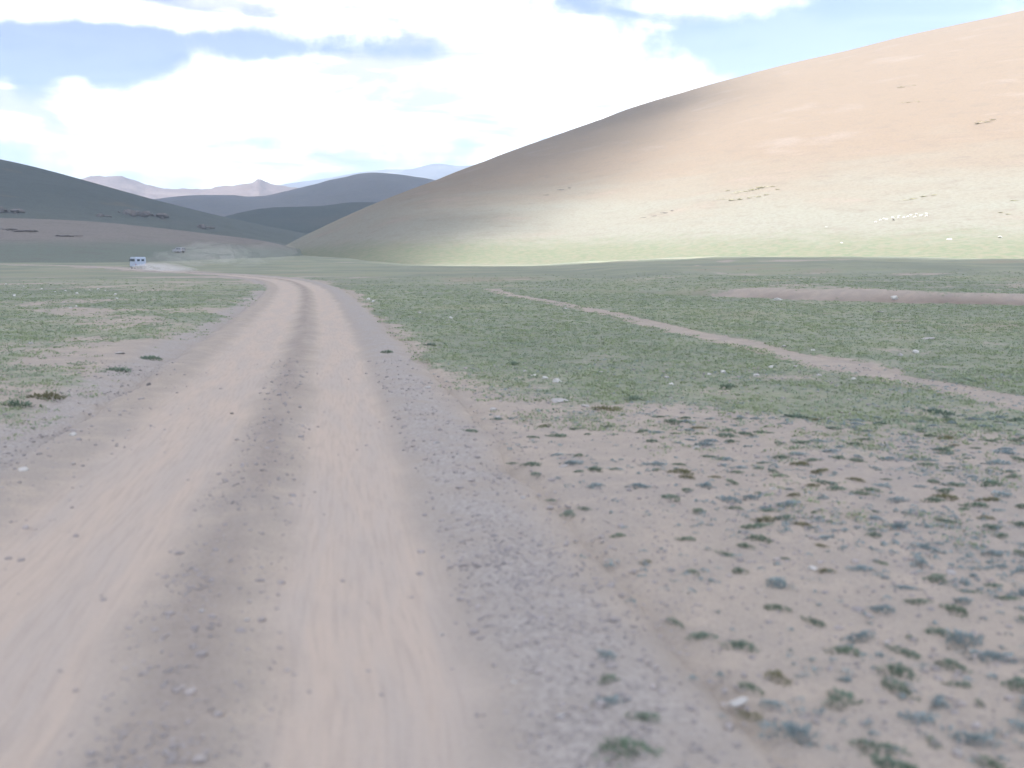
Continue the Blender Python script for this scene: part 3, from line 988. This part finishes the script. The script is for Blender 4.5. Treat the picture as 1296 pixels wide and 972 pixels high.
# stones that can be told apart
SV, SF = ico(3)
stone_me = {}
for mname, mt in (('w', WHITE), ('p', PALE), ('d', DARK)):
    for v in range(5):
        q = np.random.default_rng(100 + v)
        V = SV.copy()
        for _ in range(7):                       # flatten facets
            d = q.normal(0, 1, 3)
            d /= np.linalg.norm(d)
            k = V @ d
            V = V - np.clip(k - q.uniform(.45, .75), 0, None)[:, None] * d[None]
        V = V * (1 + .07 * fbm(V[:, 0] * 3 + v, V[:, 1] * 3 + V[:, 2] * 2, 1.0, 3, v))[:, None]
        ob = mesh_from('stone', V, SF, mt, False, {'tone': np.full(len(V), .1 * v)})
        stone_me[mname, v] = ob.data
        bpy.data.objects.remove(ob)
n_st = 0


def stone(p, size, kind, label, group, flat=.6, long=1.2, rz=None, name='stone', cat='stone', sink=.34):
    global n_st
    o = bpy.data.objects.new(name, stone_me[kind, n_st % 5])
    n_st += 1
    COL.objects.link(o)
    h = size * flat * .5
    o.location = (p[0], p[1], p[2] + h * (1 - 2 * sink))
    o.scale = (size * .5 * long, size * .5, h)
    o.rotation_euler = (random.uniform(-.15, .15), random.uniform(-.15, .15), random.uniform(0, 6.28) if rz is None else rz)
    tag(o, label, cat, group)


GR, GL = 'pale stones lying right of the track', 'pale stones lying left of the track'
STONES = [
    (1027, 712, .055, 'w', 'small bright white stone on bare soil amid the right hand tufts', .7, 1.3),
    (932, 880, .05, 'w', 'long thin white stone on the near gravel', .6, 2.4),
    (650, 856, .022, 'w', 'tiny white stone alone on the near track shoulder', .7, 1.4),
    (92, 553, .075, 'w', 'white stone on the soil left of the ruts, the nearer the turf of two', .7, 1.1),
    (29, 597, .09, 'w', 'whitish stone left of the ruts, low and close to the photo edge', .5, 1.2),
    (152, 453, .16, 'p', 'pale flat stone in the turf of the left verge', .4, 1.5),
    (200, 452, .10, 'p', 'pale stone at the tip of the left verge turf', .5, 1.1),
    (40, 441, .16, 'p', 'pale stone deep in the left verge turf', .4, 1.4),
    (188, 488, .075, 'd', 'dark stone lying alone between left verge and rut', .8, 1.0),
    (293, 518, .05, 'd', 'small dark stone on the left wheel rut', .8, 1.0),
    (676, 473, .10, 'w', 'leftmost stone of the row of three white stones in the turf', .6, 1.3),
    (691, 476, .13, 'w', 'middle stone of the row of three white stones in the turf', .6, 1.4),
    (706, 480, .14, 'w', 'rightmost and brightest of the row of three white stones in the turf', .7, 1.4),
    (708, 504, .20, 'p', 'wide flat pale slab below the three white stones', .35, 1.5),
    (740, 510, .11, 'p', 'pale stone just right of the wide flat slab', .5, 1.2),
    (625, 515, .10, 'p', 'pale stone left of the wide flat slab near the track', .6, 1.0),
    (630, 526, .09, 'p', 'grey stone just beneath the pale stone near the track', .6, 1.0),
    (541, 490, .10, 'p', 'pale stone on the shoulder where turf begins', .5, 1.2),
    (664, 467, .08, 'p', 'small pale stone above the row of three', .6, 1.0),
    (760, 468, .09, 'p', 'small pale stone in the turf right of the row of three', .5, 1.2),
    (850, 482, .09, 'w', 'white chip in the turf above the tailed clump', .5, 1.2),
    (845, 474, .10, 'p', 'grey chip next to the white chip in the turf', .5, 1.2),
    (897, 471, .08, 'w', 'left white stone of four below the side track', .7, 1.1),
    (915, 468, .10, 'w', 'second white stone of four below the side track', .7, 1.1),
    (958, 473, .12, 'w', 'third white stone of four below the side track', .7, 1.0),
    (976, 462, .12, 'w', 'last and highest white stone of four below the side track', .7, 1.0),
    (1011, 461, .12, 'p', 'flat pale stone on the near edge of the side track', .4, 1.6),
    (1036, 471, .10, 'p', 'pale stone under the side track right of the flat one', .5, 1.2),
    (1081, 477, .09, 'w', 'white speck of stone under the side track toward the right', .6, 1.2),
    (1030, 440, .13, 'w', 'white stone just past the side track', .6, 1.0),
    (993, 435, .12, 'p', 'pale stone in the weeds just past the side track', .6, 1.2),
    (1160, 443, .16, 'w', 'bright stone on the far turf beyond the side track', .7, 1.0),
    (1141, 446, .12, 'p', 'dull stone left of the bright one beyond the side track', .6, 1.2),
    (1173, 427, .24, 'p', 'wide pale slab on the far turf at right', .3, 1.6),
    (1115, 394, .26, 'p', 'pale slab on the turf below the eroded bank', .3, 1.6),
    (552, 563, .07, 'p', 'bluish grey stone on the shoulder gravel', .5, 1.2),
    (880, 563, .08, 'p', 'blue grey stone amid the upper tufts', .4, 1.4),
    (712, 585, .08, 'p', 'flat grey stone with a tuft at its right', .3, 1.6),
    (662, 627, .05, 'p', 'small blue grey stone on the bare gravel below the turf', .6, 1.1),
    (1203, 717, .06, 'p', 'pale sliver of stone above the bold dark tuft', .5, 1.8),
    (979, 612, .05, 'w', 'small white chip above the largest olive tuft', .6, 1.5),
    (708, 908, .04, 'p', 'blue grey pebble low on the track shoulder', .6, 1.1),
    (560, 790, .03, 'p', 'small grey stone where right rut meets shoulder', .6, 1.1),
    (255, 775, .035, 'p', 'grey pebble on the gravel strip between the ruts', .6, 1.1),
    (312, 778, .035, 'p', 'grey pebble on the right flank of the middle gravel strip', .6, 1.1),
    (715, 320 + 70, .2, 'p', 'pale stone at the start of the side track', .4, 1.3),
    (466, 378, .22, 'w', 'white stone in the bright turf beside the far track', .7, 1.0),
    (472, 381, .16, 'w', 'smaller white stone touching the one beside the far track', .7, 1.0),
    (571, 402, .16, 'w', 'white stone in the bright turf away from the far track', .6, 1.1),
    (531, 395, .14, 'p', 'pale stone between the white ones in the bright turf', .6, 1.1),
]
for X, Y, sz, kd, lb, fl, lg in STONES:
    p = flat_at(X, Y, .03)
    stone((p[0], p[1], float(height(*p)[0])), sz, kd, lb, GL if X < 320 else GR, fl, lg)
for X, Y, sz in ((18, 376, .34), (52, 366, .30), (70, 370, .22), (83, 369, .24), (97, 373, .30), (113, 367, .22), (124, 366, .32), (133, 368, .2), (146, 374, .26), (148, 380, .2), (90, 394, .18), (97, 392, .16), (180, 370, .2), (8, 360, .3), (30, 362, .24)):
    p = flat_at(X, Y, .0)
    stone((p[0], p[1], float(height(*p)[0])), sz * .62, 'w', 'white stone in the sprinkled line of white specks across the far left turf', 'white stones across the far left turf', .9, 1.0)
for X, Y, sz, lb in ((985, 355, .35, 'white stone on the shaded terrace above the eroded bank, left one'), (1133, 349, .40, 'white stone on the shaded terrace above the eroded bank, right one'),
                     (1201, 303, .9, 'long white slab at the foot of the sunlit slope'), (1267, 300, .9, 'white slab at the foot of the sunlit slope, near the photo edge'),
                     (1047, 288, .6, 'white stone low on the sunlit slope left of the sheep'), (1064, 308, .6, 'white stone on the sunlit slope below the sheep')):
    if Y > 330:
        p = flat_at(X, Y, .9 if X < 1050 else 1.15)
        q = (p[0], p[1], float(height(*p)[0]))
    else:
        q = on_surface(HILL, X, Y)
    stone(q, sz, 'w', lb, 'white stones about the foot of the sunlit hill', .6, 1.5)

# rock outcrops on the slopes: crags joined in one mass
crag_me, n_oc = [], 0
for v in range(3):
    q = np.random.default_rng(500 + v)
    Vs, Fs, o_ = [], [], 0
    for k in range(11):
        base = np.array([c.co[:] for c in stone_me['d', k % 5].vertices])
        sc = q.uniform(.14, .40) * np.array([q.uniform(.8, 1.7), q.uniform(.7, 1.2), q.uniform(.6, 1.5)])
        Vs.append(base * sc + np.array([q.normal(0, .48), q.normal(0, .45), q.uniform(-.1, .25)]))
        Fs.append(np.array([p.vertices[:] for p in stone_me['d', k % 5].polygons]) + o_)
        o_ += len(base)
    ob = mesh_from('rock_outcrop', np.concatenate(Vs), np.concatenate(Fs), DARK, False)
    crag_me.append(ob.data)
    bpy.data.objects.remove(ob)


def outcrop(grid, X, Y, size, kind, label, group, flat=.35, long=1.6, rz=0.0, deep=0.0):
    global n_oc
    p = on_surface(grid, X, Y)
    o = bpy.data.objects.new('rock_outcrop', crag_me[n_oc % 3])
    n_oc += 1
    COL.objects.link(o)
    o.location = (p[0], p[1], p[2] - deep)
    o.scale = (size * long * .5, size * .5, size * flat)
    o.rotation_euler = (0, 0, rz)
    tag(o, label, 'rock', group)


# ------------------------------------------------------------------ shrubs on the hillside
shrub_me = []
for v in range(4):
    q = np.random.default_rng(300 + v)
    cs = np.column_stack([q.normal(0, .32, 9), q.normal(0, .2, 9), np.abs(q.normal(0, .04, 9))])
    V, F, tn = leaf_cloud(cs, 22, q.uniform(.3, .5, 9), q.uniform(.16, .32, 9), .09, 310 + v)
    ob = mesh_from('shrub', V, F, leaf_material('shrub leaves', (.46, .45, .25), (.56, .54, .34), (.50, .48, .28)) if v == 0 else shrub_me[0].materials[0], False, {'tone': tn})
    shrub_me.append(ob.data)
    bpy.data.objects.remove(ob)


def shrub(X, Y, size, label, group):
    p = on_surface(HILL, X, Y)
    o = bpy.data.objects.new('shrub', shrub_me[int(X) % 4])
    COL.objects.link(o)
    o.location = (p[0], p[1], p[2] - .1)
    o.scale = (size * .9, size * .5, size * .18)
    o.rotation_euler = (0, 0, random.uniform(-.5, .5))
    tag(o, label, 'shrub', group)


for X, Y, s in ((922, 241, 3.2), (934, 244, 3), (946, 242, 4), (957, 240, 4), (967, 237, 4.5), (978, 236, 4), (988, 239, 3), (918, 252, 3), (928, 253, 4), (940, 252, 4), (952, 250, 3), (962, 249, 3.4), (972, 246, 3)):
    shrub(X, Y, s, 'low yellow green shrub in the streaks of scrub midway up the sunlit hill', 'scrub streaks midway up the sunlit hill')
for X, Y, s in ((1240, 156, 4), (1250, 154, 5), (1260, 152, 3.4), (1150, 253, 2.6), (1160, 251, 3), (1172, 249, 3), (1185, 247, 2.4), (1288, 254, 3), (1268, 269, 2.4), (1280, 270, 2.4), (1150, 130, 4), (1162, 128, 3), (1145, 110, 4), (1158, 108, 3.4)):
    shrub(X, Y, s, 'small lone shrub in the short rows high on the sunlit hill', 'shrubs high on the sunlit hill')
for X, Y, s in ((693, 247, 4), (711, 240, 5), (722, 238, 4), (828, 273, 3.4), (842, 269, 4), (850, 267, 3), (815, 275, 3)):
    outcrop(HILL, X, Y, s * .36, 'd', 'low dark rock showing at the edge of the sunlight on the hill', 'dark rocks on the hill', .22, 1.8)

# ------------------------------------------------------------------ sheep
WOOL = stone_material('sheep wool', (.72, .70, .64), (.62, .59, .53), (.52, .49, .43))
WOOLD = stone_material('dark sheep wool', (.07, .06, .055), (.10, .085, .075), (.05, .045, .04))
FACE = simple('sheep face', (.16, .14, .13), .8)


def ellipsoid(c, s, sub=2, seed=0, rough=0.0, tilt=0.0):
    V, F = ico(sub)
    V = V * (1 + rough * fbm(V[:, 0] * 4 + seed, V[:, 1] * 4 + V[:, 2] * 3, 1.0, 2, seed))[:, None]
    V = V * np.array(s)
    ct, st_ = math.cos(tilt), math.sin(tilt)
    V = np.stack([V[:, 0] * ct + V[:, 2] * st_, V[:, 1], -V[:, 0] * st_ + V[:, 2] * ct], 1)
    return V + np.array(c), F


def join(parts):
    Vs, Fs, o = [], [], 0
    for V, F in parts:
        Vs.append(V)
        Fs.append(F + o)
        o += len(V)
    return np.concatenate(Vs), np.concatenate(Fs)


def tube(a, b, ra, rb, n=8):
    a, b = np.array(a, float), np.array(b, float)
    d = (b - a) / np.linalg.norm(b - a)
    u = np.cross(d, (0, 1, 0.01))
    u /= np.linalg.norm(u)
    v = np.cross(d, u)
    t = np.linspace(0, 2 * math.pi, n, endpoint=False)
    ring = np.cos(t)[:, None] * u + np.sin(t)[:, None] * v
    V = np.concatenate([a + ring * ra, b + ring * rb, [a], [b]])
    F = []
    for i in range(n):
        j = (i + 1) % n
        F += [(i, j, n + j), (i, n + j, n + i), (2 * n, j, i), (2 * n + 1, n + i, n + j)]
    return V, np.array(F)


def sheep_mesh(name, wool, graze):
    """one continuous body: trunk, neck, head and jointed legs grown on a skeleton"""
    hz, hx = (.16, .72) if graze else (.78, .66)
    sk = [(-.42, 0, .58, .19), (-.15, 0, .60, .24), (.18, 0, .58, .235), (.40, 0, .60, .17), (.54, 0, (.46 if graze else .72), .10), (hx, 0, hz, .085), (hx + .13, 0, hz - .08, .05)]
    ed = [(0, 1), (1, 2), (2, 3), (3, 4), (4, 5), (5, 6)]
    for sx, hub, knee in ((-.36, 0, (-.06, .04)), (.32, 3, (.03, -.01))):
        for sy in (-.11, .11):
            i = len(sk)
            sk += [(sx, sy, .42, .085), (sx + knee[0], sy, .24, .042), (sx + knee[0] * .4, sy, .03, .036)]
            ed += [(hub, i), (i, i + 1), (i + 1, i + 2)]
    i = len(sk)
    sk.append((-.56, 0, .46, .05))
    ed.append((0, i))
    me = bpy.data.meshes.new(name)
    me.from_pydata([s[:3] for s in sk], ed, [])
    o = bpy.data.objects.new(name, me)
    COL.objects.link(o)
    md = o.modifiers.new('skin', 'SKIN')
    for k, s in enumerate(sk):
        me.skin_vertices[0].data[k].radius = (s[3], s[3])
    me.skin_vertices[0].data[1].use_root = True
    o.modifiers.new('sub', 'SUBSURF').levels = 1
    dg = bpy.context.evaluated_depsgraph_get()
    ev = bpy.data.meshes.new_from_object(o.evaluated_get(dg))
    bpy.data.objects.remove(o)
    ev.name = name
    ev.materials.clear()
    ev.materials.append(wool)
    return ev


SHEEP = [sheep_mesh('sheep', WOOL, g) for g in (0, 1)] + [sheep_mesh('dark_sheep', WOOLD, 1)]
ears = {}
for X, Y, k in ((1107, 282, 0), (1113, 280, 1), (1119, 278, 1), (1121, 279, 0), (1129, 276, 1), (1132, 279, 2), (1136, 277, 1), (1139, 275, 0), (1143, 276, 1), (1148, 275, 1), (1154, 274, 0), (1157, 276, 1), (1161, 272, 1), (1164, 274, 0), (1168, 273, 1), (1172, 274, 1), (1174, 272, 0)):
    p = on_surface(HILL, X, Y)
    o = bpy.data.objects.new('sheep', SHEEP[k])
    COL.objects.link(o)
    o.location = p
    o.rotation_euler = (0, 0, random.choice((0, math.pi)) + random.uniform(-.6, .6))
    o.scale = (.55,) * 3
    tag(o, 'the only dark sheep in the line of white ones on the sunlit hill' if k == 2 else
        'white sheep with head up in the line strung across the sunlit hill' if k == 0 else 'white sheep grazing in the line strung across the sunlit hill', 'sheep', 'sheep strung across the sunlit hill')

# ------------------------------------------------------------------ vehicles
PAINT = simple('pale blue grey paint', (.40, .46, .55), .35, .05, 6, 0, .5)
PAINT_W = simple('off white paint', (.34, .34, .36), .4, .05, 6, 0, .5)
GLASS = simple('dark window glass', (.04, .055, .075), .08, .05, 4, 0, .6)
RUBBER = simple('tyre rubber', (.025, .024, .023), .9)
STEEL = simple('dusty wheel steel', (.34, .33, .32), .5)
TRIM = simple('dark bumper', (.06, .06, .06), .6)
LAMPR = simple('red lamp lens', (.35, .03, .02), .3)
LAMPW = simple('headlamp lens', (.7, .7, .68), .2)


def extruded(profile, halfw, bev=.0, inset=None):
    """closed side profile (x, z) swept across y with the top tucked in by inset(z)"""
    n = len(profile)
    P = np.array(profile, float)
    lay = []
    for s in (-1, -.86, .86, 1):
        k = 0.94 if abs(s) == 1 else 1.0
        c = P.mean(0)
        q = c + (P - c) * (k if abs(s) == 1 else 1)
        hw = np.array([halfw - (inset(z) if inset else 0) for z in q[:, 1]])
        lay.append(np.column_stack([q[:, 0], s * hw, q[:, 1]]))
    V = np.concatenate(lay)
    F = []
    for a in range(3):
        for i in range(n):
            j = (i + 1) % n
            F += [(a * n + i, a * n + j, (a + 1) * n + j), (a * n + i, (a + 1) * n + j, (a + 1) * n + i)]
    c0, c1 = len(V), len(V) + 1
    V = np.concatenate([V, [lay[0].mean(0)], [lay[3].mean(0)]])
    for i in range(n):
        j = (i + 1) % n
        F += [(c0, j, i), (c1, 3 * n + i, 3 * n + j)]
    return V, np.array(F)[:, ::-1]


def box(c, s):
    x, y, z = np.array(s) / 2
    V = np.array([(sx * x, sy * y, sz * z) for sx in (-1, 1) for sy in (-1, 1) for sz in (-1, 1)]) + np.array(c)
    F = []
    for q in ((0, 1, 3, 2), (4, 6, 7, 5), (0, 4, 5, 1), (2, 3, 7, 6), (0, 2, 6, 4), (1, 5, 7, 3)):
        F += [(q[0], q[1], q[2]), (q[0], q[2], q[3])]
    return V, np.array(F)


def rounded(x0, x1, z0, z1, r=.12, k=4):
    out = []
    for cx, cz, a0 in ((x1 - r, z1 - r, 0), (x0 + r, z1 - r, 90), (x0 + r, z0 + r, 180), (x1 - r, z0 + r, 270)):
        for i in range(k + 1):
            a = R(a0 + 90 * i / k)
            out.append((cx + r * math.cos(a), cz + r * math.sin(a)))
    return out


def part(name, geo, mat, parent, smooth=False):
    o = mesh_from(name, geo[0], geo[1], mat, smooth)
    o.parent = parent
    return o


def vehicle(name, label, cat, loc, rz, paint, L, W, H, van):
    root = empty(name, loc, rz)
    tag(root, label, cat)
    z0 = .42
    if van:
        prof = rounded(-L / 2, L / 2, z0, H, .22)
        prof = [(x - (.28 * max(0, z - 1.15) if x > 0 else 0), z) for x, z in prof]
        body = part('body', extruded(prof, W / 2, inset=lambda z: .10 * max(0, z - 1.2)), paint, root)
        wz = H - .58
        sides = [(-1.45, .75), (-.5, .75), (.45, .75), (1.35, .55)]
    else:
        prof = [(-L / 2, z0), (L / 2, z0), (L / 2, .86), (L / 2 - .1, .95), (.78, 1.03), (.28, H - .06), (.1, H), (-L / 2 + .5, H), (-L / 2 + .3, H - .05), (-L / 2, 1.0)]
        body = part('body', extruded(prof, W / 2, inset=lambda z: .16 * max(0, z - .95)), paint, root)
        wz = 1.2
        sides = [(-1.1, .6), (-.2, .7)]
    for sy in (-1, 1):
        for x, wl in sides:
            yy = sy * (W / 2 - (.10 * max(0, wz - 1.2) if van else .16 * max(0, wz - .95)) + .005)
            part('window', box((x, yy, wz), (wl, .03, .44 if van else .32)), GLASS, root)
    ws_x = L / 2 - (.2 if van else 1.15)
    for sy in (-.42, .42):
        part('windscreen', box((ws_x if van else .56, sy * (1 if van else .8), wz), (.06, .72 if van else .6, .46 if van else .34)), GLASS, root)
    for sy in (-.36, .36):
        dr = part('rear_door', box((-L / 2 - .012, sy, (H + z0) / 2 - .05), (.03, .66, H - z0 - .35)), paint, root)
        part('window', box((-L / 2 - .03, sy, wz), (.02, .46, .36 if van else .26)), GLASS, dr)
    part('roof_rack', join([box((-.1, 0, H + .06), (L * .6, W * .66, .03))] + [box((x, sy * W * .3, H + .03), (.04, .04, .07)) for x in (-1, .7) for sy in (-1, 1)]), TRIM, root)
    for x in (-L / 2 - .06, L / 2 + .06):
        part('bumper', box((x, 0, .5), (.1, W * .96, .14)), TRIM, root)
    for sy in (-1, 1):
        part('tail_lamp', box((-L / 2 - .03, sy * (W / 2 - .14), .85), (.04, .1, .2)), LAMPR, root)
        part('headlight', tube((L / 2 - .02, sy * .58, .86), (L / 2 + .03, sy * .58, .86), .11, .10, 12), LAMPW, root)
        part('mirror', box((L / 2 - .55, sy * (W / 2 + .12), wz), (.05, .14, .24)), TRIM, root)
    wr = .38 if van else .34
    for x in (-L * .27, L * .26):
        for sy in (-1, 1):
            y = sy * (W / 2 - .13)
            wh = part('wheel', tube((x, y - .11, wr), (x, y + .11, wr), wr, wr, 20), RUBBER, root, False)
            part('rim', tube((x, y + sy * .10, wr), (x, y + sy * .125, wr), wr * .55, wr * .5, 14), STEEL, wh)
    return root


p = flat_at(175, 341.8, 0)
p = p * (178 / p[1])
zr = float(height(p[0], p[1])[0])
van_xy = p
vehicle('van', 'pale bluish white van driving off left on the far dirt track, trailing dust', 'van', (p[0], p[1], zr), math.atan2(.84, -.54), PAINT, 4.3, 1.95, 2.15, True)
q = on_surface(RISE, 225, 320)
vehicle('car', 'tiny pale car beyond the van at the foot of the tan rise', 'car', tuple(q), math.atan2(.45, -.9), PAINT_W, 3.9, 1.7, 1.6, False)

# rocks on the dark hills at left
for X, Y, s, lb in ((10, 268, 20, 'dark crags on the left hill, cut by the photo edge'), (128, 273, 11, 'small dark crag left of two bigger ones on the left hill'), (158, 270, 22, 'broad dark crags midway along the foot of the left hill'),
                    (197, 274, 24, 'biggest dark crags, lowest on the left hill'), (256, 288, 15, 'faint dark crag rightmost on the left hill')):
    outcrop(LEFT, X, Y, s, 'd', lb, 'dark crags on the left hill', .38, 1.0, .6, 1.0)
for X, Y, s, lb in ((22, 293, 9, 'dark eroded cut low on the tan rise, at the photo edge'), (10, 290, 6, 'smaller dark cut left of the eroded one on the tan rise'), (82, 299, 6, 'dark streak of rock on the tan rise')):
    outcrop(RISE, X, Y, s * .7, 'd', lb, 'dark cuts in the tan rise', .16, 1.8)

# ------------------------------------------------------------------ dust behind the van
m, N = mat_new('road dust')
v = N.n('ShaderNodeVolumeScatter', inp={'Color': (.95, .90, .84, 1), 'Density': 0.05, 'Anisotropy': 0.2})
N.t.links.new(v.outputs[0], N.n('ShaderNodeOutputMaterial').inputs[1])
DUST = m


def dust(parts, label, density=None):
    mt = DUST
    if density:
        mt = DUST.copy()
        [n for n in mt.node_tree.nodes if n.type == 'VOLUME_SCATTER'][0].inputs['Density'].default_value = density
    o = mesh_from('dust', *join(parts), mt)
    tag(o, label, kind='stuff')


parts = []
for k, (X, d, s, h) in enumerate(((186, 172, 2.4, .55), (192, 168, 2.8, .7), (199, 163, 3.2, .75), (207, 158, 3.4, .7), (216, 153, 3.4, .5), (226, 147, 3.2, .4))):
    x = (X - 648) / FPX * d
    parts.append(ellipsoid((x, d, float(height(x, d)[0]) + h * .7), (s, 3.0, h), 3, 5 + k, .35))
dust(parts, 'pale low dust trail behind the far van', .10)
parts = []
q = np.random.default_rng(77)
for k in range(16):
    d = q.uniform(190, 250)
    x = (q.uniform(225, 345) - 648) / FPX * d
    h = q.uniform(.8, 2.2)
    parts.append(ellipsoid((x, d, float(height(x, d)[0]) + h * q.uniform(.6, 1.5)), (q.uniform(3, 8), q.uniform(4, 9), h), 3, 25 + k, .5))
dust(parts, 'thin veil of drifting dust above the far bend of the track', .012)

# ------------------------------------------------------------------ haze over the whole valley
hz = mesh_from('haze', *box((0, 0, 0), (1, 1, 1)), None)
hz.location = (0, 0, 330)
hz.scale = (20500, 20500, 740)
zmin = min(-12.0, float(GZ.min()) - 1.0)
zmax = 745.0
hz.location.z, hz.scale[2] = (zmin + zmax) / 2, zmax - zmin
m, N = mat_new('valley haze')
v = N.n('ShaderNodeVolumePrincipled', inp={'Color': (.63, .80, 1.0, 1), 'Density': 0.00018, 'Anisotropy': 0.1})
N.t.links.new(v.outputs[0], N.n('ShaderNodeOutputMaterial').inputs[1])
hz.data.materials.append(m)
tag(hz, 'thin blue air between the hills', kind='stuff')
